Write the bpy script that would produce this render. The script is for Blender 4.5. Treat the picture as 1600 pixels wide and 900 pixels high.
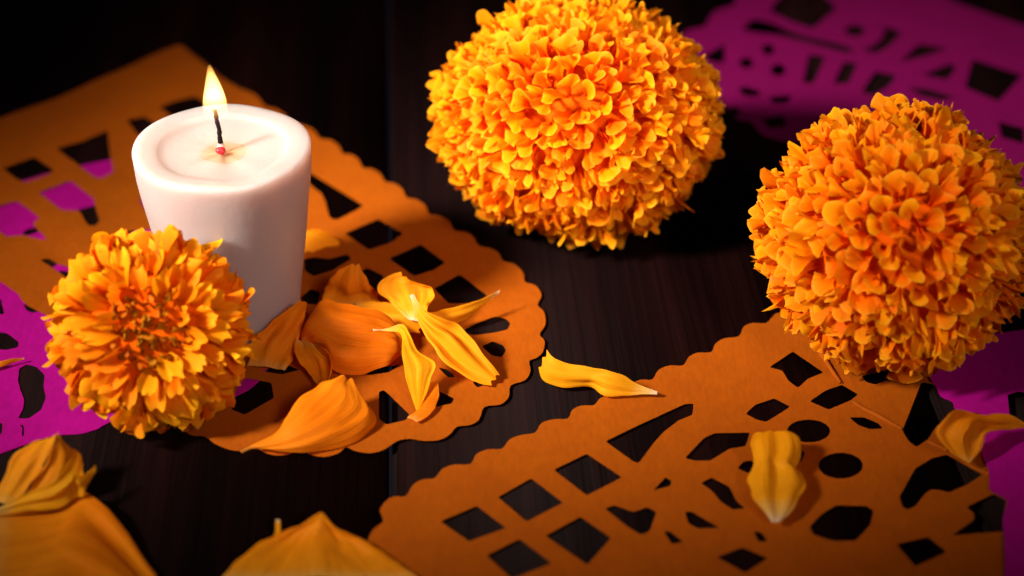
import bpy, bmesh, math, random
from mathutils import Vector, Matrix, Euler, noise
from mathutils.geometry import delaunay_2d_cdt

scene = bpy.context.scene
for o in list(bpy.data.objects):
    bpy.data.objects.remove(o)
COL = scene.collection
R = math.radians

# ------------------------------------------------------------------ camera
PITCH = R(33.5)
FPX = 2900.0                       # focal length in pixels of the 1600 px wide photograph
CAM = Vector((0.0, -0.4738, 0.3136))
cam_d = bpy.data.cameras.new('camera')
cam_d.sensor_width = 36.0
cam_d.lens = FPX / 1600.0 * 36.0
cam_d.clip_start = 0.01
cam_d.clip_end = 20.0
cam_d.dof.use_dof = True
cam_d.dof.focus_distance = 0.525
cam_d.dof.aperture_fstop = 5.8
cam = bpy.data.objects.new('camera', cam_d)
COL.objects.link(cam)
cam.location = CAM
cam.rotation_euler = (math.pi / 2 - PITCH, 0, 0)
scene.camera = cam
scene.render.resolution_x = 1024
scene.render.resolution_y = 576

# ------------------------------------------------------------------ light
world = bpy.data.worlds.new('World')
scene.world = world
world.use_nodes = True
bg = world.node_tree.nodes['Background']
bg.inputs['Color'].default_value = (0.75, 0.55, 0.85, 1)
bg.inputs['Strength'].default_value = 0.012


def aim(o, target):
    d = Vector(target) - o.location
    o.rotation_euler = d.to_track_quat('-Z', 'Y').to_euler()


def spot(name, loc, target, power, color, size_deg, blend, radius):
    l = bpy.data.lights.new(name, 'SPOT')
    l.energy = power
    l.color = color
    l.spot_size = R(size_deg)
    l.spot_blend = blend
    l.shadow_soft_size = radius
    o = bpy.data.objects.new(name, l)
    COL.objects.link(o)
    o.location = loc
    aim(o, target)
    return o


def area(name, loc, target, power, color, sx, sy):
    l = bpy.data.lights.new(name, 'AREA')
    l.energy = power
    l.color = color
    l.shape = 'RECTANGLE'
    l.size = sx
    l.size_y = sy
    o = bpy.data.objects.new(name, l)
    COL.objects.link(o)
    o.location = loc
    aim(o, target)
    return o


KEY = spot('key_lamp', (-0.525, -0.295, 0.49), (-0.002, 0.030, 0.03), 92, (1.0, 0.85, 0.74), 24, 0.9, 0.07)
FILL = spot('fill_lamp', (0.30, -0.62, 0.55), (-0.03, 0.055, 0.03), 30, (1.0, 0.76, 0.68), 21, 0.95, 0.12)

vs = scene.view_settings
scene.display_settings.display_device = 'sRGB'
vs.view_transform = 'Standard'
vs.look = 'None'
vs.exposure = 0.0
vs.gamma = 1.0
vs.use_curve_mapping = False
scene.render.engine = 'CYCLES'
scene.cycles.max_bounces = 8
scene.cycles.diffuse_bounces = 4
scene.cycles.transmission_bounces = 6
scene.cycles.transparent_max_bounces = 8

# ------------------------------------------------------------------ helpers
CS, SN = math.cos(PITCH), math.sin(PITCH)


def ray(x, y):
    a = (x - 800.0) / FPX
    b = (y - 450.0) / FPX
    return Vector((a, CS - b * SN, -SN - b * CS))


def at_z(x, y, z=0.0):
    d = ray(x, y)
    return CAM + d * ((z - CAM.z) / d.z)


def at_y(x, y, Y):
    d = ray(x, y)
    return CAM + d * ((Y - CAM.y) / d.y)


def link(name, mesh, mat=None, parent=None):
    o = bpy.data.objects.new(name, mesh)
    COL.objects.link(o)
    if mat is not None and len(mesh.materials) == 0:
        mesh.materials.append(mat)
    if parent is not None:
        o.parent = parent
    return o


def tag(o, label, cat, group=None):
    o['label'] = label
    o['category'] = cat
    if group:
        o['group'] = group
    return o


def smooth(mesh):
    mesh.polygons.foreach_set('use_smooth', [True] * len(mesh.polygons))


def mesh_from(name, verts, faces, uvs=None, sm=True):
    m = bpy.data.meshes.new(name)
    m.from_pydata([tuple(v) for v in verts], [], faces)
    if uvs is not None:
        ul = m.uv_layers.new(name='UVMap')
        for lp in m.loops:
            ul.data[lp.index].uv = uvs[lp.vertex_index]
    if sm:
        smooth(m)
    m.update()
    return m


class NT:
    def __init__(self, name):
        self.mat = bpy.data.materials.new(name)
        self.mat.use_nodes = True
        self.t = self.mat.node_tree
        self.t.nodes.clear()
        self.out = self.t.nodes.new('ShaderNodeOutputMaterial')

    def n(self, kind, **kw):
        nd = self.t.nodes.new('ShaderNode' + kind)
        for k, v in kw.items():
            setattr(nd, k, v)
        return nd

    def l(self, a, b):
        self.t.links.new(a, b)

    def ramp(self, fac, stops):
        r = self.n('ValToRGB')
        el = r.color_ramp.elements
        while len(el) < len(stops):
            el.new(0.5)
        for e, (p, c) in zip(el, stops):
            e.position = p
            e.color = (*c, 1)
        self.l(fac, r.inputs[0])
        return r.outputs[0]

    def mix(self, fac, a, b, blend='MIX'):
        m = self.n('Mix', data_type='RGBA', blend_type=blend)
        if isinstance(fac, (int, float)):
            m.inputs[0].default_value = fac
        else:
            self.l(fac, m.inputs[0])
        for s, v in ((6, a), (7, b)):
            if isinstance(v, tuple):
                m.inputs[s].default_value = (*v, 1)
            else:
                self.l(v, m.inputs[s])
        return m.outputs[2]

    def noise(self, vec, scale, detail=4, rough=0.55):
        t = self.n('TexNoise')
        t.inputs['Scale'].default_value = scale
        t.inputs['Detail'].default_value = detail
        t.inputs['Roughness'].default_value = rough
        if vec is not None:
            self.l(vec, t.inputs['Vector'])
        return t.outputs['Fac']

    def mapping(self, vec, scale):
        m = self.n('Mapping')
        m.inputs['Scale'].default_value = scale
        self.l(vec, m.inputs['Vector'])
        return m.outputs[0]

    def bump(self, h, strength, dist):
        b = self.n('Bump')
        b.inputs['Strength'].default_value = strength
        b.inputs['Distance'].default_value = dist
        self.l(h, b.inputs['Height'])
        return b.outputs[0]


def petal_material(name, stops, transl=0.35, spread=0.035, gloss=0.10, veins=24.0):
    k = NT(name)
    uv = k.n('UVMap')
    sep = k.n('SeparateXYZ')
    k.l(uv.outputs[0], sep.inputs[0])
    col = k.ramp(sep.outputs[0], stops)
    oi = k.n('ObjectInfo')
    hs = k.n('HueSaturation')
    mr = k.n('MapRange')
    mr.inputs['To Min'].default_value = 0.5 - spread * 0.5
    mr.inputs['To Max'].default_value = 0.5 + spread * 0.5
    k.l(oi.outputs['Random'], mr.inputs['Value'])
    k.l(mr.outputs[0], hs.inputs['Hue'])
    k.l(col, hs.inputs['Color'])
    vn = k.noise(k.mapping(uv.outputs[0], (1.6, veins, 1)), 1.0, 3)
    tc = k.n('TexCoord')
    blot = k.noise(tc.outputs['Object'], 260, 3)
    v1 = k.ramp(vn, [(0.3, (0.80, 0.72, 0.6)), (0.65, (1, 1, 1))])
    c2 = k.mix(0.6, hs.outputs[0], v1, 'MULTIPLY')
    b1 = k.ramp(blot, [(0.3, (0.86, 0.78, 0.7)), (0.7, (1, 1, 1))])
    c2 = k.mix(0.5, c2, b1, 'MULTIPLY')
    nb = k.bump(vn, 0.35, 0.0006)
    d = k.n('BsdfPrincipled')
    d.inputs['Roughness'].default_value = 0.55
    d.inputs['Specular IOR Level'].default_value = gloss
    k.l(c2, d.inputs['Base Color'])
    k.l(nb, d.inputs['Normal'])
    t = k.n('BsdfTranslucent')
    k.l(c2, t.inputs['Color'])
    k.l(nb, t.inputs['Normal'])
    m = k.n('MixShader')
    m.inputs[0].default_value = transl
    k.l(d.outputs[0], m.inputs[1])
    k.l(t.outputs[0], m.inputs[2])
    k.l(m.outputs[0], k.out.inputs['Surface'])
    return k.mat


def paper_material(name, base, dark, fibre=900):
    k = NT(name)
    tc = k.n('TexCoord')
    ob = tc.outputs['Object']
    n1 = k.noise(ob, 22, 5)
    n2 = k.noise(k.mapping(ob, (1.0, 0.35, 1.0)), fibre, 3)
    n3 = k.noise(ob, 120, 4)
    c = k.mix(n1, dark, base)
    f = k.ramp(n2, [(0.3, (0.80, 0.78, 0.76)), (0.7, (1, 1, 1))])
    c = k.mix(0.75, c, f, 'MULTIPLY')
    f3 = k.ramp(n3, [(0.35, (0.88, 0.86, 0.84)), (0.65, (1, 1, 1))])
    c = k.mix(0.7, c, f3, 'MULTIPLY')
    rg = k.n('TexNoise', noise_type='RIDGED_MULTIFRACTAL')
    rg.inputs['Scale'].default_value = 9.0
    rg.inputs['Detail'].default_value = 3.0
    k.l(ob, rg.inputs['Vector'])
    nb0 = k.n('Bump')
    nb0.inputs['Strength'].default_value = 0.55
    nb0.inputs['Distance'].default_value = 0.0035
    k.l(rg.outputs['Fac'], nb0.inputs['Height'])
    nbn = k.n('Bump')
    nbn.inputs['Strength'].default_value = 0.25
    nbn.inputs['Distance'].default_value = 0.0003
    k.l(n2, nbn.inputs['Height'])
    k.l(nb0.outputs[0], nbn.inputs['Normal'])
    nb = nbn.outputs[0]
    d = k.n('BsdfPrincipled')
    d.inputs['Roughness'].default_value = 0.75
    d.inputs['Specular IOR Level'].default_value = 0.12
    k.l(c, d.inputs['Base Color'])
    k.l(nb, d.inputs['Normal'])
    t = k.n('BsdfTranslucent')
    k.l(c, t.inputs['Color'])
    m = k.n('MixShader')
    m.inputs[0].default_value = 0.15
    k.l(d.outputs[0], m.inputs[1])
    k.l(t.outputs[0], m.inputs[2])
    k.l(m.outputs[0], k.out.inputs['Surface'])
    return k.mat


def wood_material():
    k = NT('dark_stained_wood')
    tc = k.n('TexCoord')
    oi = k.n('ObjectInfo')
    add = k.n('VectorMath', operation='ADD')
    sc = k.n('VectorMath', operation='SCALE')
    cx = k.n('CombineXYZ')
    k.l(oi.outputs['Random'], cx.inputs[0])
    k.l(oi.outputs['Random'], cx.inputs[1])
    k.l(cx.outputs[0], sc.inputs[0])
    sc.inputs['Scale'].default_value = 7.0
    k.l(tc.outputs['Object'], add.inputs[0])
    k.l(sc.outputs[0], add.inputs[1])
    v = add.outputs[0]
    g1 = k.noise(k.mapping(v, (60, 2.2, 20)), 1.0, 6, 0.6)
    g2 = k.noise(k.mapping(v, (420, 7, 40)), 1.0, 3, 0.6)
    g3 = k.noise(v, 9, 4)
    c = k.ramp(g1, [(0.3, (0.0016, 0.0005, 0.0006)), (0.55, (0.0060, 0.0014, 0.0013)), (0.75, (0.013, 0.0036, 0.0028))])
    f = k.ramp(g2, [(0.35, (0.45, 0.45, 0.45)), (0.62, (1, 1, 1))])
    c = k.mix(0.8, c, f, 'MULTIPLY')
    d = k.n('BsdfPrincipled')
    k.l(c, d.inputs['Base Color'])
    rr = k.n('MapRange')
    rr.inputs['To Min'].default_value = 0.42
    rr.inputs['To Max'].default_value = 0.66
    k.l(g3, rr.inputs['Value'])
    k.l(rr.outputs[0], d.inputs['Roughness'])
    d.inputs['Specular IOR Level'].default_value = 0.05
    mixh = k.n('Math', operation='ADD')
    k.l(g1, mixh.inputs[0])
    k.l(g2, mixh.inputs[1])
    k.l(k.bump(mixh.outputs[0], 0.45, 0.0008), d.inputs['Normal'])
    k.l(d.outputs[0], k.out.inputs['Surface'])
    return k.mat


def plain_material(name, col, rough=0.6, spec=0.2, nscale=200, var=0.25):
    k = NT(name)
    tc = k.n('TexCoord')
    n1 = k.noise(tc.outputs['Object'], nscale, 4)
    c = k.mix(n1, tuple(x * (1 - var) for x in col), tuple(min(1, x * (1 + var)) for x in col))
    d = k.n('BsdfPrincipled')
    d.inputs['Roughness'].default_value = rough
    d.inputs['Specular IOR Level'].default_value = spec
    k.l(c, d.inputs['Base Color'])
    k.l(k.bump(n1, 0.3, 0.0004), d.inputs['Normal'])
    k.l(d.outputs[0], k.out.inputs['Surface'])
    return k.mat


def wax_material():
    k = NT('white_wax')
    tc = k.n('TexCoord')
    n1 = k.noise(tc.outputs['Object'], 60, 4)
    n2 = k.noise(tc.outputs['Object'], 500, 3)
    c = k.mix(n1, (0.345, 0.300, 0.290), (0.395, 0.348, 0.338))
    # tan, glossy freshly melted wax round the wick
    dist = k.n('VectorMath', operation='DISTANCE')
    wob = k.n('VectorMath', operation='MULTIPLY_ADD')
    nz = k.n('TexNoise')
    nz.inputs['Scale'].default_value = 140.0
    k.l(tc.outputs['Object'], nz.inputs['Vector'])
    k.l(nz.outputs['Color'], wob.inputs[0])
    wob.inputs[1].default_value = (0.0016, 0.0016, 0.0)
    k.l(tc.outputs['Object'], wob.inputs[2])
    k.l(wob.outputs[0], dist.inputs[0])
    dist.inputs[1].default_value = (0.0014, 0.0008, 0.0562)
    mr = k.n('MapRange', interpolation_type='SMOOTHSTEP')
    mr.inputs['From Min'].default_value = 0.0040
    mr.inputs['From Max'].default_value = 0.0082
    mr.inputs['To Min'].default_value = 1.0
    mr.inputs['To Max'].default_value = 0.0
    k.l(dist.outputs['Value'], mr.inputs['Value'])
    melt = mr.outputs[0]
    c = k.mix(melt, c, (0.40, 0.27, 0.17))
    d = k.n('BsdfPrincipled')
    k.l(c, d.inputs['Base Color'])
    rm = k.n('MapRange')
    rm.inputs['To Min'].default_value = 0.40
    rm.inputs['To Max'].default_value = 0.12
    k.l(melt, rm.inputs['Value'])
    k.l(rm.outputs[0], d.inputs['Roughness'])
    d.inputs['Specular IOR Level'].default_value = 0.35
    d.inputs['Subsurface Weight'].default_value = 1.0
    d.inputs['Subsurface Radius'].default_value = (1.0, 0.75, 0.65)
    d.inputs['Subsurface Scale'].default_value = 0.020
    mh = k.n('Math', operation='MULTIPLY_ADD')
    k.l(n2, mh.inputs[0])
    mh.inputs[1].default_value = 0.25
    k.l(n1, mh.inputs[2])
    k.l(k.bump(mh.outputs[0], 0.4, 0.0012), d.inputs['Normal'])
    k.l(d.outputs[0], k.out.inputs['Surface'])
    return k.mat


M = {}
M['wood'] = wood_material()
M['orange_paper'] = paper_material('orange_tissue_paper', (0.45, 0.105, 0.001), (0.34, 0.070, 0.001))
M['magenta_paper'] = paper_material('magenta_tissue_paper', (0.50, 0.0015, 0.31), (0.42, 0.001, 0.25))
M['dimmed_plum_paper'] = paper_material('dimmed_plum_tissue_paper', (0.19, 0.0004, 0.085), (0.16, 0.0004, 0.07))  # redder tissue hue; the back corner's dimness is also put into the colour
M['floret'] = petal_material('marigold_floret',
                             [(0.0, (0.62, 0.055, 0.0)), (0.45, (0.90, 0.17, 0.0)), (0.8, (0.98, 0.28, 0.001)), (0.94, (1.0, 0.36, 0.003)), (1.0, (1.0, 0.48, 0.02))],
                             0.40, 0.03, 0.06, 10)
M['floret_small'] = petal_material('marigold_floret_deep',
                                   [(0.0, (0.45, 0.09, 0.0)), (0.45, (0.85, 0.22, 0.001)), (0.8, (0.96, 0.33, 0.004)), (1.0, (1.0, 0.44, 0.01))],
                                   0.40, 0.035, 0.06, 10)
M['disc'] = petal_material('marigold_disc_floret',
                           [(0.0, (0.12, 0.02, 0.0)), (0.6, (0.30, 0.07, 0.002)), (1.0, (0.50, 0.16, 0.005))], 0.15, 0.04, 0.06, 6)
M['yellow_petal'] = petal_material('loose_petal_yellow',
                                   [(0.0, (0.90, 0.78, 0.55)), (0.09, (0.90, 0.62, 0.16)), (0.22, (0.95, 0.47, 0.010)), (1.0, (0.98, 0.46, 0.006))],
                                   0.48, 0.02, 0.10, 26)
M['orange_petal'] = petal_material('loose_petal_orange',
                                   [(0.0, (0.92, 0.55, 0.10)), (0.12, (0.94, 0.40, 0.010)), (0.6, (0.96, 0.35, 0.005)), (1.0, (0.98, 0.42, 0.010))],
                                   0.48, 0.03, 0.10, 26)
M['core'] = plain_material('marigold_core', (0.60, 0.085, 0.0), 0.8, 0.05)
M['calyx'] = plain_material('marigold_calyx', (0.05, 0.10, 0.02), 0.6, 0.2)
M['wax'] = wax_material()
M['wick'] = plain_material('charred_wick', (0.010, 0.007, 0.006), 0.85, 0.1, 900)
M['red_wax'] = plain_material('red_wick_base', (0.55, 0.012, 0.02), 0.35, 0.4, 400)
M['wick_white'] = plain_material('white_wick_cotton', (0.75, 0.66, 0.58), 0.8, 0.1, 900)

# ------------------------------------------------------------------ table
def build_table():
    p0 = at_z(608, 900)
    p1 = at_z(608, 0)
    d = (p1 - p0).normalized()
    ang = math.atan2(d.y, d.x) - math.pi / 2
    side = Vector((math.cos(ang), math.sin(ang), 0))
    root = bpy.data.objects.new('table_top', None)
    COL.objects.link(root)
    root.location = (p0.x, p0.y, 0)
    root.rotation_euler = (0, 0, ang)
    root['kind'] = 'structure'
    w = 0.152
    gap = 0.0016
    Lh = 1.7
    rnd = random.Random(4)
    for i in range(-5, 6):
        bm = bmesh.new()
        bmesh.ops.create_cube(bm, size=1.0)
        bmesh.ops.scale(bm, vec=(w - gap, Lh, 0.022), verts=bm.verts)
        bmesh.ops.bevel(bm, geom=[e for e in bm.edges if abs(e.verts[0].co.y - e.verts[1].co.y) > 0.1],
                        offset=0.0016, segments=3, affect='EDGES')
        m = bpy.data.meshes.new('plank')
        bm.to_mesh(m)
        bm.free()
        smooth(m)
        o = link('plank', m, M['wood'], root)
        o.location = (w * (i + 0.5), 0.45, -0.011 - rnd.random() * 0.0003)


build_table()

# ------------------------------------------------------------------ cut paper
PRESS = []     # (x, y, radius): places where something heavy presses the paper down


def inside(poly, x, y):
    c = False
    j = len(poly) - 1
    for i in range(len(poly)):
        xi, yi = poly[i]
        xj, yj = poly[j]
        if (yi > y) != (yj > y) and x < (xj - xi) * (y - yi) / (yj - yi) + xi:
            c = not c
        j = i
    return c


def crom(pts, n, closed=False):
    """resample a polyline with a Catmull-Rom curve, n steps per segment"""
    out = []
    N = len(pts)
    segs = N if closed else N - 1
    for i in range(segs):
        if closed:
            p = [Vector(pts[(i + k - 1) % N]) for k in range(4)]
        else:
            p = [Vector(pts[min(max(i + k - 1, 0), N - 1)]) for k in range(4)]
        for s in range(n):
            t = s / n
            out.append(0.5 * ((2 * p[1]) + (p[2] - p[0]) * t + (2 * p[0] - 5 * p[1] + 4 * p[2] - p[3]) * t * t
                              + (3 * p[1] - p[0] - 3 * p[2] + p[3]) * t ** 3))
    if not closed:
        out.append(Vector(pts[-1]))
    return out


def soften(poly):
    """round the corners of a hand-cut hole a little"""
    out = []
    N = len(poly)
    for i in range(N):
        a, b, c = Vector(poly[i - 1]), Vector(poly[i]), Vector(poly[(i + 1) % N])
        out.append(b.lerp(a, min(0.3, 4.0 / max(1e-6, (a - b).length))))
        out.append(b.lerp(a, min(0.12, 1.3 / max(1e-6, (a - b).length))).lerp(
            b.lerp(c, min(0.12, 1.3 / max(1e-6, (c - b).length))), 0.5))
        out.append(b.lerp(c, min(0.3, 4.0 / max(1e-6, (c - b).length))))
    return [(p.x, p.y) for p in out]


def ellipse(cx, cy, rx, ry, n=18):
    return [(cx + rx * math.cos(6.2832 * i / n), cy + ry * math.sin(6.2832 * i / n)) for i in range(n)]


def build_paper(name, outline, holes, z0, wave, mat, seed, step=0.007, raw_outline=False):
    def tow(poly):
        return [tuple(at_z(x, y, z0).xy) for x, y in poly]
    if raw_outline:
        oc = outline
    else:
        oc = [(p.x, p.y) for p in crom([Vector((x, y, 0)) for x, y in outline], 3, True)]
    polys = [tow(oc)] + [tow(soften(h) if len(h) < 16 else h) for h in holes]
    verts, edges = [], []
    for p in polys:
        b = len(verts)
        verts += [Vector(q) for q in p]
        edges += [(b + i, b + (i + 1) % len(p)) for i in range(len(p))]
    xs = [v.x for v in verts]
    ys = [v.y for v in verts]
    rnd = random.Random(seed)
    x = min(xs)
    while x < max(xs):
        y = min(ys)
        while y < max(ys):
            q = (x + rnd.uniform(-.3, .3) * step, y + rnd.uniform(-.3, .3) * step)
            if inside(polys[0], *q):
                verts.append(Vector(q))
            y += step
        x += step
    vo, eo, fo, *_ = delaunay_2d_cdt(verts, edges, [], 0, 1e-6)
    faces = []
    for f in fo:
        cx = sum(vo[i].x for i in f) / len(f)
        cy = sum(vo[i].y for i in f) / len(f)
        if inside(polys[0], cx, cy) and not any(inside(h, cx, cy) for h in polys[1:]):
            faces.append(list(f))
    used = sorted({i for f in faces for i in f})
    remap = {i: k for k, i in enumerate(used)}
    vv = []
    for i in used:
        v = vo[i]
        h = noise.noise(Vector((v.x * 22 + seed * 3.1, v.y * 22, seed))) * 0.7 + \
            noise.noise(Vector((v.x * 60, v.y * 60 + seed, 3.0))) * 0.25
        damp = 1.0
        for px, py, pr in PRESS:
            dd = math.hypot(v.x - px, v.y - py)
            damp = min(damp, max(0.0, min(1.0, (dd - pr) / 0.03)))
        vv.append((v.x, v.y, z0 + wave * h * damp))
    faces = [[remap[i] for i in f] for f in faces]
    base = Vector((sum(v[0] for v in vv) / len(vv), sum(v[1] for v in vv) / len(vv), 0))
    m = mesh_from(name, [Vector(v) - base for v in vv], faces)
    # consistent upward normals
    bm = bmesh.new()
    bm.from_mesh(m)
    for f in bm.faces:
        if f.normal.z < 0:
            f.normal_flip()
    bm.to_mesh(m)
    bm.free()
    o = link(name, m, mat)
    o.location = base
    md = o.modifiers.new('thickness', 'SOLIDIFY')
    md.thickness = 0.00010
    md.offset = 0
    es = o.modifiers.new('crisp_edges', 'EDGE_SPLIT')
    es.split_angle = R(50)
    return o


CANDLE_POS = at_z(373, 497, 0.0009)
PRESS.append((CANDLE_POS.x, CANDLE_POS.y, 0.020))
fl1 = at_z(235, 585)
PRESS.append((fl1.x, fl1.y, 0.018))

# magenta sheet at the left, under the orange one
D_out = [(-60, 308), (30, 284), (78, 270), (130, 258), (174, 249), (232, 237), (300, 300), (420, 490), (424, 560), (388, 610),
         (300, 640), (190, 655), (162, 665), (151, 671), (125, 678), (91, 680), (60, 688), (23, 701), (0, 709), (-60, 730)]
D_holes = [
    [(118, 329), (150, 320), (160, 335), (158, 357), (136, 357)],
    [(34, 367), (42, 358), (58, 355), (60, 362), (45, 368)],
    [(183, 361), (216, 357), (206, 366), (188, 371)],
    [(58, 405), (76, 402), (92, 412), (82, 418)],
    [(92, 422), (116, 426), (116, 442), (98, 434)],
    [(36, 475), (48, 477), (64, 485), (52, 489), (42, 486)],
    [(-14, 518), (0, 519), (12, 521), (30, 535), (28, 543), (8, 547), (-14, 545)],
    [(28, 595), (30, 576), (42, 569), (57, 573), (70, 586), (68, 603), (72, 622), (64, 641), (45, 654), (28, 654), (36, 639), (38, 625), (32, 610)],
    [(-14, 465), (1, 466), (7, 491), (-14, 493)],
    [(-12, 658), (4, 661), (3, 678), (-12, 682)],
    [(30, 664), (37, 664), (38, 680), (34, 683), (35, 668)],
]
tag(build_paper('cut_paper_banner', D_out, D_holes, 0.0003, 0.00012, M['magenta_paper'], 1),
    'bright magenta cut tissue paper under the small marigold at the left edge', 'paper banner', 'cut tissue paper banners')

# orange sheet under the candle
A_out = [(-60, 208), (0, 185), (26, 175), (92, 152), (144, 128), (190, 109), (236, 88), (272, 73), (282, 71), (292, 78), (320, 100), (345, 121),
         (374, 138), (388, 143), (402, 151), (414, 166), (430, 170), (446, 181), (455, 194), (470, 195), (490, 204), (500, 217),
         (516, 219), (530, 229), (536, 240), (548, 241), (560, 249), (567, 262), (580, 263), (594, 271), (602, 283),
         (616, 286), (629, 295), (635, 308), (650, 311), (664, 320), (671, 334), (686, 337), (702, 346), (710, 360),
         (728, 363), (740, 371), (748, 384), (768, 389), (780, 397), (786, 408), (804, 413), (818, 427), (820, 440),
         (837, 446), (846, 461), (840, 476), (850, 487), (852, 507), (843, 522), (851, 533), (848, 550), (838, 559), (827, 564),
         (829, 579), (820, 594), (798, 602), (795, 620), (782, 632), (757, 636), (749, 655), (735, 664), (714, 667), (702, 680), (685, 688),
         (661, 689), (640, 686), (620, 690), (600, 703), (579, 708), (556, 705), (541, 699), (528, 709), (505, 714), (484, 710), (468, 703),
         (450, 710), (428, 711), (410, 705), (398, 697), (380, 704), (358, 702), (336, 693), (320, 682), (300, 680), (286, 671),
         (270, 655), (200, 600), (130, 545), (90, 505), (64, 488), (47, 480), (34, 469), (28, 459), (15, 450), (0, 440), (-60, 415)]
A_holes = [
    [(88, 232), (130, 220), (168, 204), (172, 240), (177, 268), (156, 279), (144, 274)],
    [(4, 263), (53, 245), (86, 267), (66, 276), (38, 285), (24, 279)],
    [(60, 301), (110, 282), (147, 311), (148, 322), (156, 344), (150, 352), (139, 353), (132, 344), (124, 329), (96, 328), (88, 322)],
    [(-14, 326), (26, 314), (62, 340), (51, 350), (58, 358), (73, 373), (66, 375), (36, 367), (10, 370), (-6, 358)],
    [(198, 188), (226, 182), (252, 200), (216, 212)],
    [(248, 168), (275, 158), (305, 151), (340, 170), (280, 190)],
    [(216, 308), (240, 318), (242, 342), (224, 324)],
    [(190, 362), (232, 357), (252, 370), (226, 386), (184, 375)],
    [(62, 406), (76, 404), (91, 413), (110, 418), (118, 429), (112, 441), (98, 430), (79, 417)],
    [(452, 258), (477, 266), (490, 273), (530, 297), (568, 321), (556, 329), (528, 343), (520, 343), (514, 338), (508, 314), (502, 302), (488, 292), (478, 280), (460, 272)],
    [(539, 365), (591, 342), (630, 365), (612, 379), (576, 391)],
    [(608, 404), (657, 382), (696, 411), (679, 422), (647, 432)],
    [(678, 451), (718, 429), (762, 462), (743, 472), (718, 475), (700, 474)],
    [(475, 405), (490, 402), (515, 404), (543, 397), (549, 405), (521, 422), (490, 432), (476, 423)],
    [(468, 466), (486, 451), (500, 457), (496, 476), (478, 475)],
    [(559, 429), (573, 418), (598, 430), (602, 440), (591, 460), (579, 448), (560, 441)],
    [(720, 518), (744, 505), (773, 494), (790, 497), (798, 505), (793, 515), (770, 520), (740, 524)],
    [(752, 541), (770, 533), (786, 539), (791, 547), (784, 558), (768, 555)],
    [(738, 597), (756, 591), (767, 598), (746, 606)],
    [(664, 612), (684, 611), (710, 623), (706, 631), (673, 638), (660, 634)],
    [(592, 613), (600, 610), (640, 648), (634, 657), (604, 664), (592, 655)],
    [(564, 582), (596, 574), (626, 571), (608, 582), (576, 587)],
    [(362, 640), (370, 605), (384, 590), (424, 598), (428, 622), (382, 648)],
    [(408, 580), (442, 567), (468, 578), (440, 585)],
    [(396, 525), (412, 519), (419, 533), (413, 546), (400, 548)],
    [(684, 574), (700, 578), (712, 590), (700, 590)],
]
A = build_paper('cut_paper_banner', A_out, A_holes, 0.0008, 0.00045, M['orange_paper'], 2)
tag(A, 'orange cut tissue paper with scalloped edge under the lit candle', 'paper banner', 'cut tissue paper banners')

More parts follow.
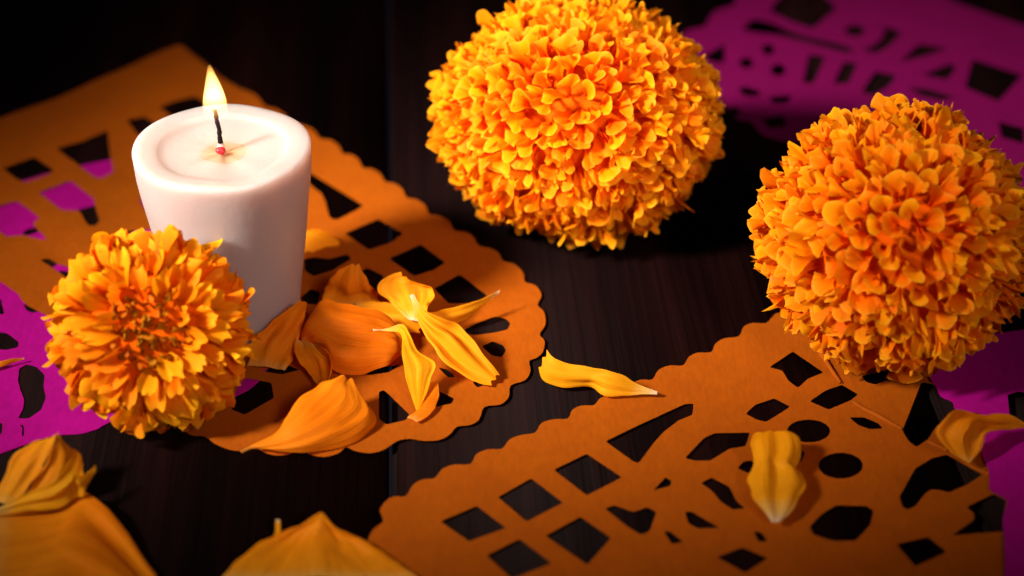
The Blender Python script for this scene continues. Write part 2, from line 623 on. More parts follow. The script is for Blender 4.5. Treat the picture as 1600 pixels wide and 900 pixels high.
# orange sheet at the lower right
B_out = [(1222, 487), (1208, 494), (1197, 505), (1176, 505), (1162, 511), (1154, 526), (1132, 529), (1118, 537), (1111, 550), (1090, 551), (1076, 558), (1067, 571),
         (1047, 571), (1029, 578), (1019, 593), (1002, 593), (984, 601), (975, 615), (955, 617), (938, 622), (928, 633), (908, 634), (894, 641), (887, 654),
         (866, 655), (846, 661), (836, 676), (814, 680), (796, 687), (784, 701),
         (762, 702), (744, 710), (735, 725), (710, 726), (691, 733), (679, 747), (661, 749), (645, 758), (634, 775), (615, 776), (601, 785), (594, 799),
         (599, 815), (584, 827), (575, 845), (581, 862), (562, 880), (556, 905), (550, 990), (900, 1000), (1250, 1000), (1660, 1000), (1660, 830), (1600, 765),
         (1560, 690), (1530, 610), (1470, 540), (1400, 490), (1310, 465)]
B_holes = [
    [(1202, 574), (1239, 549), (1287, 582), (1262, 592), (1247, 606), (1232, 595), (1222, 579)],
    [(1265, 627), (1290, 610), (1316, 601), (1341, 616), (1330, 625), (1295, 640)],
    [(1165, 646), (1180, 632), (1210, 622), (1235, 635), (1220, 645), (1197, 659), (1182, 655)],
    ellipse(1263.5, 673, 34, 18),
    [(1327, 652), (1350, 652), (1372, 661), (1380, 670), (1360, 671), (1340, 664)],
    [(1440, 597), (1458, 600), (1490, 630), (1494, 645), (1462, 668), (1450, 687), (1432, 699), (1420, 690), (1410, 673)],
    ellipse(1313.5, 727.5, 35, 20.5),
    [(1405, 776), (1430, 732), (1457, 716), (1480, 711), (1535, 742), (1512, 757), (1482, 770), (1470, 766), (1455, 765), (1445, 772), (1430, 791), (1417, 796), (1410, 791)],
    [(1265, 822), (1285, 802), (1307, 789), (1355, 790), (1365, 797), (1360, 820), (1337, 845), (1300, 845), (1270, 835)],
    [(1510, 792), (1552, 772), (1572, 782), (1567, 810), (1575, 830), (1487, 836), (1522, 812), (1522, 802)],
    [(1172, 675), (1117, 676), (1100, 684), (1070, 716), (1085, 720), (1110, 720), (1140, 701), (1165, 697)],
    [(1152, 732), (1162, 721), (1175, 719), (1185, 729), (1170, 740)],
    [(1095, 755), (1112, 746), (1140, 761), (1150, 782), (1165, 795), (1145, 797), (1127, 785), (1112, 767)],
    [(1020, 767), (1040, 746), (1050, 752), (1047, 760)],
    [(865, 734), (917, 709), (972, 746), (917, 774)],
    [(688, 815), (745, 790), (791, 825), (733, 846)],
    [(778, 776), (830, 747), (880, 785), (823, 815)],
    [(852, 837), (907, 807), (955, 840), (918, 882)],
    [(945, 794), (960, 789), (990, 799), (1012, 792), (1026, 800), (1015, 830), (1002, 835), (980, 822)],
    [(1070, 800), (1080, 799), (1125, 825), (1090, 826), (1075, 817)],
    [(1070, 631), (1084, 630), (1082, 648), (1060, 657), (1037, 675), (1022, 692), (998, 724), (990, 722), (946, 690), (995, 666)],
    [(1177, 830), (1190, 832), (1200, 846), (1185, 846)],
    [(1037, 830), (1046, 829), (1068, 846), (1050, 850)],
    [(1346, 587), (1390, 578), (1394, 591), (1368, 601), (1353, 597)],
    [(1240, 704), (1249, 702), (1258, 706), (1252, 722), (1242, 720)],
    [(760, 868), (812, 842), (862, 880), (800, 905)],
    [(1120, 870), (1160, 855), (1200, 872), (1165, 895)],
    [(1400, 850), (1450, 838), (1480, 862), (1430, 885)],
]
B = build_paper('cut_paper_banner', B_out, B_holes, 0.0007, 0.00045, M['orange_paper'], 5)
tag(B, 'large orange cut tissue paper across the lower right below the marigolds', 'paper banner', 'cut tissue paper banners')

# magenta sheet at the right edge, lying over the orange one
C_out = [(1452, 588), (1462, 604), (1470, 620), (1488, 629), (1492, 640), (1510, 645), (1532, 647), (1540, 665), (1532, 700), (1545, 735), (1546, 750), (1547, 765),
         (1560, 773), (1574, 784), (1567, 810), (1570, 850), (1582, 990), (1680, 990), (1680, 560), (1560, 520), (1480, 540), (1455, 565)]
C_holes = [[(1574, 617), (1592, 612), (1630, 620), (1632, 668), (1600, 665), (1578, 652)]]
tag(build_paper('cut_paper_banner', C_out, C_holes, 0.0016, 0.0004, M['magenta_paper'], 7),
    'magenta cut tissue paper at the right edge beneath the rightmost big marigold', 'paper banner', 'cut tissue paper banners')

# magenta sheet at the back
E_out = [(1150, -45), (1150, 0), (1141, 10), (1118, 17), (1107, 30), (1101, 41), (1078, 46), (1066, 58), (1072, 84), (1090, 105), (1104, 130), (1112, 150), (1130, 160),
         (1150, 185), (1175, 192), (1200, 215), (1300, 230), (1480, 262), (1680, 310), (1680, 70), (1600, 40), (1560, 27), (1530, 16), (1486, 0), (1400, -45)]
E_holes = [
    [(1202, 18), (1222, -8), (1286, -8), (1308, 13), (1270, 45), (1238, 35)],
    [(1158, 46), (1176, 30), (1198, 33), (1250, 54), (1320, 71), (1340, 81), (1320, 82), (1260, 66), (1216, 55), (1180, 51)],
    [(1098, 88), (1132, 68), (1132, 98), (1114, 97)],
    ellipse(1166, 98, 11, 9, 12), ellipse(1200, 77, 10, 9, 12), ellipse(1216, 109, 12, 10, 12),
    [(1264, 85), (1290, 88), (1272, 130), (1254, 130)],
    [(1318, 97), (1340, 99), (1326, 131), (1302, 131)],
    [(1154, 138), (1166, 135), (1190, 143), (1182, 152), (1160, 149)],
    [(1202, 152), (1238, 149), (1230, 162), (1208, 162)],
    ellipse(1336, 48, 16, 9, 12),
    [(1384, 41), (1410, 51), (1386, 75), (1368, 84), (1348, 78), (1368, 70), (1378, 60)],
    [(1406, 97), (1436, 69), (1482, 75), (1448, 87)],
    [(1368, 111), (1402, 118), (1386, 137), (1364, 149), (1346, 144)],
    [(1442, 117), (1486, 99), (1494, 106), (1480, 125)],
    [(1520, 92), (1598, 117), (1560, 158), (1508, 136)],
    [(1418, 137), (1450, 139), (1494, 152), (1472, 157), (1440, 150)],
    [(1130, 172), (1150, 165), (1160, 178), (1140, 184)], [(1190, 185), (1225, 180), (1230, 198), (1200, 200)],
    [(1560, 190), (1600, 200), (1600, 225), (1565, 215)],
]
tag(build_paper('cut_paper_banner', E_out, E_holes, 0.0008, 0.0006, M['dimmed_plum_paper'], 9, 0.01),
    'plum magenta cut tissue paper with painted-in shade in the back right corner', 'paper banner', 'cut tissue paper banners')


def tube_mesh(name, pts, radii, seg=10, cap=True):
    verts, faces = [], []
    n = len(pts)
    up = Vector((0.31, 0.2, 0.93)).normalized()
    for i, p in enumerate(pts):
        t = (pts[min(i + 1, n - 1)] - pts[max(i - 1, 0)]).normalized()
        a = t.cross(up)
        if a.length < 0.05:
            a = t.cross(Vector((1, 0, 0)))
        a.normalize()
        b = t.cross(a).normalized()
        for k in range(seg):
            th = 2 * math.pi * k / seg
            verts.append(p + (a * math.cos(th) + b * math.sin(th)) * radii[i])
    for i in range(n - 1):
        for k in range(seg):
            k2 = (k + 1) % seg
            faces.append((i * seg + k, i * seg + k2, (i + 1) * seg + k2, (i + 1) * seg + k))
    if cap:
        faces.append(tuple(range(seg)))
        faces.append(tuple((n - 1) * seg + k for k in reversed(range(seg))))
    return mesh_from(name, verts, faces)


# raised crest of the fold in the right orange sheet
for pl in ([(1256, 512), (1270, 533), (1285, 555), (1300, 579), (1314, 599)],
           [(1332, 627), (1350, 639), (1370, 649), (1390, 660), (1410, 671)],
           [(1448, 689), (1463, 696), (1480, 704)],
           [(1508, 723), (1526, 733), (1546, 741)]):
    pts = crom([at_z(x, y, 0.0010) - B.location for x, y in pl], 3)
    n = len(pts)
    rad = [0.0007 * (0.55 + 0.45 * math.sin(math.pi * (i + 0.6) / (n + 0.2))) for i in range(n)]
    link('fold_crest', tube_mesh('fold_crest', pts, rad, 8), M['orange_paper'], B)

# ------------------------------------------------------------------ candle
def lathe(name, prof, seg=96, wob=0.0, seed=0, lift=0.0):
    verts, faces = [], []
    for j, (r, z) in enumerate(prof):
        for k in range(seg):
            th = 2 * math.pi * k / seg
            rr = r * (1 + wob * noise.noise(Vector((math.cos(th) * 1.6 + seed, math.sin(th) * 1.6, z * 60))))
            zz = z + lift * max(0.0, z - 0.045) / 0.014 * noise.noise(Vector((math.cos(th) * 1.3, math.sin(th) * 1.3 + seed, 7.0)))
            verts.append((rr * math.cos(th), rr * math.sin(th), zz))
    for j in range(len(prof) - 1):
        for k in range(seg):
            k2 = (k + 1) % seg
            faces.append((j * seg + k, j * seg + k2, (j + 1) * seg + k2, (j + 1) * seg + k))
    faces.append(tuple(reversed(range(seg))))
    faces.append(tuple((len(prof) - 1) * seg + k for k in range(seg)))
    return mesh_from(name, verts, faces)


def build_candle():
    root = bpy.data.objects.new('candle', None)
    COL.objects.link(root)
    root.location = CANDLE_POS
    tag(root, 'lit white votive candle with a burning wick beside the small marigold', 'candle')
    H = 0.0588
    rb, rt = 0.0180, 0.0250
    prof = [(0.0, 0.0), (rb - 0.0012, 0.0), (rb - 0.0004, 0.0004), (rb, 0.0013)]
    for i in range(1, 15):
        t = i / 15
        prof.append((rb + (rt - rb) * t, 0.0013 + (H - 0.0042 - 0.0013) * t))
    prof += [(rt - 0.0001, H - 0.0020), (rt, H - 0.0009), (rt - 0.0002, H - 0.0004), (rt - 0.0006, H - 0.0001), (rt - 0.0012, H),
             (rt - 0.0030, H - 0.0002), (rt - 0.0050, H - 0.0004), (rt - 0.0066, H - 0.0006), (rt - 0.0071, H - 0.0010), (rt - 0.0078, H - 0.0015),
             (rt - 0.0095, H - 0.0018), (0.012, H - 0.0020), (0.009, H - 0.0022), (0.006, H - 0.0024), (0.003, H - 0.0026), (0.0005, H - 0.0027)]
    body = lathe('wax_body', prof, 128, 0.02, 2, 0.0009)
    link('wax_body', body, M['wax'], root)
    top = H - 0.0028
    Y = CANDLE_POS.y
    loc = lambda x, y, dy=0.0: at_y(x, y, Y + dy) - CANDLE_POS
    # wick
    wp = crom([loc(346, 236), loc(345, 226), loc(343, 212), loc(342.5, 202), loc(339, 190), loc(337.5, 180), loc(336, 172)], 4)
    n = len(wp)
    wr = [0.00075 + 0.00028 * noise.noise(Vector((i * 0.55, 3, 1))) - 0.0002 * (i / n) for i in range(n)]
    wk = link('wick', tube_mesh('wick', wp, wr, 10), M['wick'], root)
    wb = tube_mesh('wick_collar', [loc(346.5, 238), loc(346, 232), loc(345.3, 226), loc(345, 223)], [0.0012, 0.00115, 0.001, 0.0008], 12)
    link('wick_collar', wb, M['wick_white'], wk)
    bm = bmesh.new()
    bmesh.ops.create_icosphere(bm, subdivisions=3, radius=1)
    for v in bm.verts:
        v.co *= 1 + 0.18 * noise.noise(v.co * 1.3)
        v.co.x *= 0.0015
        v.co.y *= 0.0013
        v.co.z *= 0.0011
        v.co += loc(345, 235, -0.0014)
    m = bpy.data.meshes.new('red_wax_bead')
    bm.to_mesh(m)
    bm.free()
    smooth(m)
    link('red_wax_bead', m, M['red_wax'], wk)
    # flame: a glowing volume, hot core and thin dark foot
    pts = crom([loc(340, 196), loc(338.5, 184), loc(336.5, 170), loc(335, 155), loc(333, 138), loc(330, 120), loc(327, 101)], 6)
    n = len(pts)
    rr = []
    for i in range(n):
        t = i / (n - 1)
        rr.append(0.0002 + 0.0036 * (math.sin(math.pi * min(1.0, t ** 0.72)) ** 0.85) * (1.0 - 0.25 * t))
    k = NT('flame_glow')
    tc = k.n('TexCoord')
    sp = k.n('SeparateXYZ')
    k.l(tc.outputs['Generated'], sp.inputs[0])
    zz = sp.outputs[2]
    st = k.n('ValToRGB')
    el = st.color_ramp.elements
    for _ in range(4):
        el.new(0.5)
    for e, (p, c) in zip(el, [(0.0, 0.0), (0.16, 0.03), (0.30, 0.28), (0.48, 1.0), (0.8, 0.9), (1.0, 0.5)]):
        e.position = p
        e.color = (c, c, c, 1)
    k.l(zz, st.inputs[0])
    col = k.ramp(zz, [(0.0, (0.4, 0.3, 0.8)), (0.2, (1.0, 0.30, 0.05)), (0.45, (1.0, 0.62, 0.20)), (0.8, (1.0, 0.60, 0.17)), (1.0, (1.0, 0.42, 0.06))])
    mul = k.n('Math', operation='MULTIPLY')
    k.l(st.outputs[0], mul.inputs[0])
    mul.inputs[1].default_value = 900.0
    em = k.n('Emission')
    k.l(col, em.inputs['Color'])
    k.l(mul.outputs[0], em.inputs['Strength'])
    k.l(em.outputs[0], k.out.inputs['Volume'])
    fo = link('flame', tube_mesh('flame', pts, rr, 20), k.mat, root)
    pl = bpy.data.lights.new('flame_light', 'POINT')
    pl.energy = 0.011
    pl.color = (1.0, 0.60, 0.26)
    pl.shadow_soft_size = 0.003
    po = bpy.data.objects.new('flame_light', pl)
    COL.objects.link(po)
    po.location = at_y(333, 148, Y)
    return root


build_candle()

# ------------------------------------------------------------------ marigolds
def floret_mesh(name, seed, L, w, a0, a1, bend, ruff, mat, nu=10, nv=13, base=0.20, scallop=0.07):
    r = random.Random(seed)
    k1, k2 = r.choice([1.0, 1.5, 2.0, 2.5]), r.choice([2.0, 3.0, 4.0])
    p1, p2, p3 = r.uniform(0, 6.28), r.uniform(0, 6.28), r.uniform(0, 6.28)
    skew = r.uniform(-0.25, 0.25)
    verts, uvs, faces = [], [], []
    rows = []
    for j in range(nv):
        v = -1 + 2 * j / (nv - 1)
        Lv = L * (1 + scallop * math.cos(k2 * math.pi * v + p2) * (1 - v * v) - 0.16 * v ** 6 + 0.06 * skew * v)
        y0, z0 = 0.0, 0.0
        prev = 0.0
        for i in range(nu):
            u = i / (nu - 1)
            ds = (u - prev) * Lv
            prev = u
            be = bend * max(0.0, (u - 0.42) / 0.58) ** 1.3 * (1 + 0.35 * math.sin(p3 + 2.2 * v))
            y0 -= math.sin(be) * ds
            z0 += math.cos(be) * ds
            s = min(1.0, u * 1.15) ** 1.6
            W = w * (base + (1 - base) * s ** 0.9)
            a = a0 + (a1 - a0) * u
            rho = W / a
            x = rho * math.sin(a * (v + skew * 0.3 * u))
            yy = rho * (1 - math.cos(a * v))
            rf = ruff * u ** 3 * math.sin(k1 * math.pi * v + p1) + 0.4 * ruff * u ** 4 * math.sin(2.3 * k1 * math.pi * v + p2)
            rows.append((x + rf * 0.5 * math.sin(p3), y0 + yy + rf, z0 + 0.3 * rf))
            uvs.append((u, 0.5 + 0.5 * v))
    verts = rows
    for j in range(nv - 1):
        for i in range(nu - 1):
            faces.append((j * nu + i, j * nu + i + 1, (j + 1) * nu + i + 1, (j + 1) * nu + i))
    m = mesh_from(name, verts, faces, uvs)
    m.materials.append(mat)
    return m


def trumpet_mesh(name, seed, L, w, fl, ruff, mat, nu=10, nv=33):
    """tubular floret: nearly closed tube that opens into a rolled, ruffled lip"""
    r = random.Random(seed)
    k1, k2 = r.choice([2.0, 2.5, 3.0, 3.5]), r.choice([2.0, 2.5, 3.0, 4.0])
    p1, p2, p3 = r.uniform(0, 6.28), r.uniform(0, 6.28), r.uniform(0, 6.28)
    ab, at = r.uniform(2.5, 2.9), r.uniform(1.7, 2.5)
    k3 = r.uniform(6.5, 9.5)
    squash = r.uniform(0.50, 0.92)
    rows, uvs, faces = [], [], []
    for j in range(nv):
        v = -1 + 2 * j / (nv - 1)
        for i in range(nu):
            u = (i / (nu - 1)) ** 0.8
            g = max(0.0, (u - 0.52) / 0.48)
            a = ab + (at - ab) * u
            ph = a * v
            ow = 0.72 + 0.38 * math.cos(ph)
            rho = w * (0.26 + 0.34 * u) + w * fl * g ** 1.8 * ow
            rho += 0.55 * ruff * g * math.sin(k1 * ph + p1) + 0.07 * ruff * g ** 3 * math.sin(k3 * ph + p2)
            z = 0.16 * ruff * g ** 3 * math.sin(k3 * ph + p3) + L * u - w * 0.50 * fl * g ** 2.6 * ow + ruff * 1.15 * g * math.sin(k2 * ph + p2) - 0.10 * L * g * abs(v) ** 4
            rows.append((rho * math.sin(ph) + 0.3 * ruff * g * math.sin(p3), -rho * math.cos(ph) * squash - 0.25 * w * u * u, z))
            uvs.append((u, 0.5 + 0.5 * v))
    for j in range(nv - 1):
        for i in range(nu - 1):
            faces.append((j * nu + i, j * nu + i + 1, (j + 1) * nu + i + 1, (j + 1) * nu + i))
    m = mesh_from(name, rows, faces, uvs)
    m.materials.append(mat)
    return m


GA = math.pi * (3 - math.sqrt(5))


def join_meshes(name, items, mat):
    verts, faces, uvs = [], [], []
    for m, mw in items:
        b = len(verts)
        uvl = m.uv_layers[0].data
        vu = {}
        for lp in m.loops:
            vu[lp.vertex_index] = tuple(uvl[lp.index].uv)
        for v in m.vertices:
            verts.append(mw @ v.co)
            uvs.append(vu[v.index])
        for p in m.polygons:
            faces.append([b + i for i in p.vertices])
    mm = mesh_from(name, verts, faces, uvs)
    mm.materials.append(mat)
    return mm


def frame_axis(axis, spin=0.0):
    z = axis.normalized()
    x = Vector((0, 0, 1)).cross(z).normalized()
    y = z.cross(x)
    m = Matrix((x, y, z)).transposed().to_4x4()
    return m @ Matrix.Rotation(spin, 4, 'Z')


def core_mesh(R_, c_, F):
    bm = bmesh.new()
    bmesh.ops.create_icosphere(bm, subdivisions=4, radius=1)
    for v in bm.verts:
        v.co = Vector((v.co.x * R_, v.co.y * R_, v.co.z * c_)) * (1 + 0.04 * noise.noise(v.co * 5))
    bm.transform(F)
    m = bpy.data.meshes.new('flower_core')
    bm.to_mesh(m)
    bm.free()
    smooth(m)
    return m


def calyx(root, F, R_, c_, depth):
    prof = [(R_ * 0.10, -depth), (R_ * 0.16, -depth * 0.97), (R_ * 0.30, -depth * 0.85), (R_ * 0.36, -depth * 0.6), (R_ * 0.40, -c_ * 0.5)]
    m = lathe('calyx', prof, 24, 0.06, 3)
    m.transform(F)
    link('calyx', m, M['calyx'], root)


def place(root, centre, F, base, tip_theta, phi, R_, c_, L, lean, roll, scale, rnd, jitter, sy=1.0):
    """matrix (in root space) for a floret whose tip lies on the dome"""
    st, ct = math.sin(tip_theta), math.cos(tip_theta)
    P = Vector((R_ * st * math.cos(phi), R_ * sy * st * math.sin(phi), c_ * ct))
    nrm = Vector((P.x / R_ ** 2, P.y / (R_ * sy) ** 2, P.z / c_ ** 2)).normalized()
    pole = (Vector((0, 0, 1)) - nrm * nrm.z)
    if pole.length < 1e-3:
        pole = Vector((math.cos(phi), math.sin(phi), 0)) * -1
    pole.normalize()
    d = (nrm * math.cos(lean) - pole * math.sin(lean))
    d = (d + Vector((rnd.gauss(0, 1), rnd.gauss(0, 1), rnd.gauss(0, 1))) * jitter).normalized()
    y = (pole - d * pole.dot(d)).normalized()
    x = y.cross(d)
    m = Matrix((x, y, d)).transposed().to_4x4()
    m = m @ Matrix.Rotation(roll, 4, 'Z') @ Matrix.Scale(scale, 4)
    start = P - d * (L * scale)
    return F @ (Matrix.Translation(start) @ m)


def pompom(label, cpx, cpy, rpx, cz, aspect, axis, N, seed, sy, size=1.0):
    d = ray(cpx, cpy)
    t = (cz - CAM.z) / d.z
    C = CAM + d * t
    R_ = rpx * t / FPX
    c_ = R_ * aspect
    root = bpy.data.objects.new('marigold', None)
    COL.objects.link(root)
    root.location = (C.x, C.y, 0)
    tag(root, label, 'flower', 'marigold flower heads')
    F = Matrix.Translation(Vector((0, 0, C.z))) @ frame_axis(Vector(axis))
    rnd = random.Random(seed)
    k = R_ / 0.045
    big = [floret_mesh('petal', seed * 100 + i, 0.019 * k, rnd.uniform(0.0058, 0.0080) * k, rnd.uniform(1.6, 2.2), rnd.uniform(1.0, 1.75),
                       rnd.uniform(0.5, 1.35), rnd.uniform(0.0010, 0.0020) * k, M['floret']) for i in range(18)]
    small = [floret_mesh('petal', seed * 200 + i, 0.015 * k, rnd.uniform(0.0046, 0.0062) * k, rnd.uniform(1.7, 2.3), rnd.uniform(1.2, 1.9),
                         rnd.uniform(0.4, 1.2), rnd.uniform(0.0008, 0.0015) * k, M['floret']) for i in range(10)]
    trum = [trumpet_mesh('petal', seed * 300 + i, 0.019 * k, rnd.uniform(0.0025, 0.0033) * k, rnd.uniform(0.95, 1.55),
                         rnd.uniform(0.0007, 0.0013) * k, M['floret']) for i in range(22)]
    link('flower_core', core_mesh(R_ * 0.80, c_ * 0.76, F @ Matrix.Diagonal((1, sy, 1, 1))), M['core'], root)
    tmax = R(122)
    items = []
    for i in range(N):
        f = (i + 0.5) / N
        # uniform on the sphere cap, a little denser at the pole
        ct = 1 - f ** 0.93 * (1 - math.cos(tmax))
        th = math.acos(ct)
        ph = i * GA + rnd.gauss(0, 0.05)
        th += rnd.gauss(0, 0.025)
        lib = small if th < R(34) + rnd.gauss(0, 0.1) else big
        if rnd.random() < 0.80 + 0.22 * max(0.0, 1 - th / R(45)) - 0.35 * max(0.0, (th - R(75)) / R(45)):
            lib = trum
        m = rnd.choice(lib)
        L = (0.015 if lib is small else 0.019) * k
        lean = R(6) + R(24) * (th / tmax) + rnd.gauss(0, R(9))
        roll = rnd.gauss(0, R(32))
        sc = rnd.uniform(0.82, 1.18) * (0.62 + 0.38 * th / tmax) * size
        mul = 1 + rnd.gauss(0, 0.016) + 0.10 * noise.noise(Vector((th * 2.2, math.cos(ph) * 2, math.sin(ph) * 2 + seed)))
        mw = place(root, C, F, None, max(th, 0.01), ph, R_ * mul, c_ * mul, L * 0.93, lean, roll, sc, rnd, 0.10, sy)
        items.append((m, mw))
    # the ones that show largest (facing the camera) become separate petals
    view = (CAM - C).normalized()
    def show(it):
        p = it[1].to_translation() + it[1].to_3x3() @ Vector((0, 0, 0.019 * k)) - Vector((0, 0, C.z))
        return p.normalized().dot(view)
    items.sort(key=show, reverse=True)
    for m, mw in items[:300]:
        o = bpy.data.objects.new('petal', m)
        COL.objects.link(o)
        o.parent = root
        o.matrix_basis = mw
    if items[300:]:
        st = link('back_petals', join_meshes('back_petals', items[300:], M['floret']), None, root)
        st['kind'] = 'stuff'
    calyx(root, F, R_, c_, c_ * 0.95)
    return root


VIEWB = Vector((0, -1, 0))
pompom('large round orange marigold cut off by the top edge of the picture', 903, 184, 224, 0.0385, 0.80, (-0.03, -0.76, 0.65), 720, 3, 0.86, 1.06)
pompom('large round orange marigold at the right edge, on the orange and magenta papers', 1398, 372, 214, 0.0380, 0.90, (0.02, -0.78, 0.66), 500, 8, 1.0, 1.24)


def open_marigold():
    """smaller open head with narrow inner petals and a brownish centre"""
    cpx, cpy, rpx, cz = 238, 516, 158, 0.0275
    d = ray(cpx, cpy)
    t = (cz - CAM.z) / d.z
    C = CAM + d * t
    R_ = rpx * t / FPX
    c_ = R_ * 0.62
    root = bpy.data.objects.new('marigold', None)
    COL.objects.link(root)
    root.location = (C.x, C.y, 0)
    tag(root, 'small open orange marigold with brown centre leaning against the candle', 'flower', 'marigold flower heads')
    F = Matrix.Translation(Vector((0, 0, C.z))) @ frame_axis(Vector((0.10, -0.84, 0.56)), 0.4)
    rnd = random.Random(21)
    trum = [trumpet_mesh('petal', 930 + i, 0.0140, rnd.uniform(0.0022, 0.0030), rnd.uniform(0.7, 1.2), rnd.uniform(0.0005, 0.0010), M['floret_small']) for i in range(8)]
    outer = [floret_mesh('petal', 900 + i, 0.0145, rnd.uniform(0.0060, 0.0086), rnd.uniform(1.2, 1.8), rnd.uniform(0.5, 1.0),
                         rnd.uniform(0.6, 1.4), rnd.uniform(0.0007, 0.0014), M['floret_small']) for i in range(14)]
    mid = [floret_mesh('petal', 950 + i, 0.0135, rnd.uniform(0.0030, 0.0046), rnd.uniform(1.2, 1.8), rnd.uniform(0.7, 1.3),
                       rnd.uniform(0.1, 0.5), rnd.uniform(0.0004, 0.0008), M['floret_small']) for i in range(10)]
    disc = [floret_mesh('disc_floret', 980 + i, 0.008, rnd.uniform(0.0010, 0.0016), rnd.uniform(2.0, 2.8), rnd.uniform(1.6, 2.2),
                        rnd.uniform(-1.6, -0.3), rnd.uniform(0.0002, 0.0004), M['disc'], 8, 7) for i in range(8)]
    link('flower_core', core_mesh(R_ * 0.70, c_ * 0.66, F), M['core'], root)
    items = []
    N = 165
    tmin, tmax = R(24), R(126)
    for i in range(N):
        f = (i + 0.5) / N
        ct = math.cos(tmin) - f * (math.cos(tmin) - math.cos(tmax))
        th = math.acos(ct) + rnd.gauss(0, 0.02)
        ph = i * GA + rnd.gauss(0, 0.06)
        inner = th < R(54) + rnd.gauss(0, 0.06)
        m = rnd.choice(mid if inner else (trum if rnd.random() < 0.3 else outer))
        L = 0.0135 if inner else 0.0145
        lean = (R(8) + R(20) * (th / tmax) if not inner else R(20)) + rnd.gauss(0, R(9))
        sc = rnd.uniform(0.85, 1.18)
        mul = 1 + rnd.gauss(0, 0.03)
        mw = place(root, C, F, None, th, ph, R_ * mul, c_ * mul, L * 0.92, lean, rnd.gauss(0, R(24)), sc, rnd, 0.09)
        items.append((m, mw, 'petal'))
    for i in range(64):
        f = (i + 0.5) / 64
        th = R(27) * math.sqrt(f)
        ph = i * GA + rnd.gauss(0, 0.1)
        m = rnd.choice(disc)
        mul = 0.90 - 0.10 * (1 - f) + rnd.gauss(0, 0.02)
        mw = place(root, C, F, None, max(th, 0.02), ph, R_, c_ * mul, 0.0075, rnd.gauss(0, R(10)), rnd.uniform(-1, 1), rnd.uniform(0.8, 1.15), rnd, 0.14)
        items.append((m, mw, 'disc_floret'))
    for m, mw, nm in items:
        o = bpy.data.objects.new(nm, m)
        COL.objects.link(o)
        o.parent = root
        o.matrix_basis = mw
    calyx(root, F, R_, c_, c_ * 1.0)
    return root


open_marigold()

# ------------------------------------------------------------------ loose petals
def resample(pts, n):
    c = crom([Vector(p) for p in pts], 8)
    d = [0.0]
    for i in range(1, len(c)):
        d.append(d[-1] + (c[i] - c[i - 1]).length)
    out = []
    j = 0
    for i in range(n):
        s = d[-1] * i / (n - 1)
        while j < len(c) - 2 and d[j + 1] < s:
            j += 1
        f = (s - d[j]) / max(1e-9, d[j + 1] - d[j])
        out.append(c[j].lerp(c[j + 1], min(1, f)))
    return out


def loose(label, Lr, Rr, bulge=2.0, fold=0.0, ripple=0.5, mat='orange_petal', seed=0, nu=34, nv=29, nfold=2, z_off=0.0, crease=1.1):
    def w(pts):
        return [at_z(x, y, z * 0.001 + z_off) for x, y, z in pts]
    A_ = resample(w(Lr), nu)
    B_ = resample(w(Rr), nu)
    rnd = random.Random(seed)
    ph = [rnd.uniform(0, 6.28) for _ in range(4)]
    verts, uvs, faces = [], [], []
    for i in range(nu):
        u = i / (nu - 1)
        a, b = A_[i], B_[i]
        side = b - a
        ta = (A_[min(i + 1, nu - 1)] - A_[max(i - 1, 0)]) + (B_[min(i + 1, nu - 1)] - B_[max(i - 1, 0)])
        nr = ta.cross(side)
        if nr.length < 1e-10:
            nr = Vector((0, 0, 1))
        nr.normalize()
        if nr.dot(CAM - a) < 0:
            nr = -nr
        wid = min(1.0, side.length / 0.012)
        cw = min(1.0, side.length / 0.022) * crease
        for j in range(nv):
            v = -1 + 2 * j / (nv - 1)
            p = a.lerp(b, (v + 1) / 2)
            env = math.sin(math.pi * min(1, u * 0.9 + 0.08))
            h = bulge * (1 - v * v) * (0.4 + 0.6 * env)
            h += fold * math.cos(nfold * math.pi * v + 0.4 * math.sin(2 * u + ph[0])) * env
            h += ripple * (0.35 + 0.65 * abs(v) ** 1.5) * math.sin(9 * u + 1.6 * v + ph[1]) * env
            h += ripple * 0.5 * u * u * math.sin(7.0 * v + ph[2])
            h += ripple * 0.6 * noise.noise(Vector((u * 4, v * 2.2, seed * 1.7)))
            h += cw * (0.45 - 1.6 * abs(noise.noise(Vector((u * 1.7 + seed * 2.3, v * 3.4, 5.0))))) * (0.3 + 0.7 * env)
            p = p + nr * (h * 0.001 * wid)
            fr = 0.0011 * wid * noise.noise(Vector((u * 7.0 + seed, math.copysign(1, v) * 3.1, 0.3)))
            p = p + side.normalized() * (fr * v * abs(v) ** 3) if side.length > 1e-6 else p
            p = p + ta.normalized() * (0.0012 * wid * max(0.0, (u - 0.7) / 0.3) ** 2 * math.sin(6.0 * v + ph[3]))
            p.z = max(p.z, 0.0013 + z_off)
            verts.append(p)
            uvs.append((u, 0.5 + 0.5 * v))
    for i in range(nu - 1):
        for j in range(nv - 1):
            faces.append((i * nv + j, (i + 1) * nv + j, (i + 1) * nv + j + 1, i * nv + j + 1))
    base = sum(verts, Vector()) / len(verts)
    base.z = min(v.z for v in verts)
    m = mesh_from('loose_petal', [v - base for v in verts], faces, uvs)
    o = link('loose_petal', m, M[mat])
    o.location = base
    md = o.modifiers.new('thickness', 'SOLIDIFY')
    md.thickness = 0.00018
    md.offset = 0
    es = o.modifiers.new('crisp_edges', 'EDGE_SPLIT')
    es.split_angle = R(60)
    tag(o, label, 'petal', 'loose marigold petals')
    return o


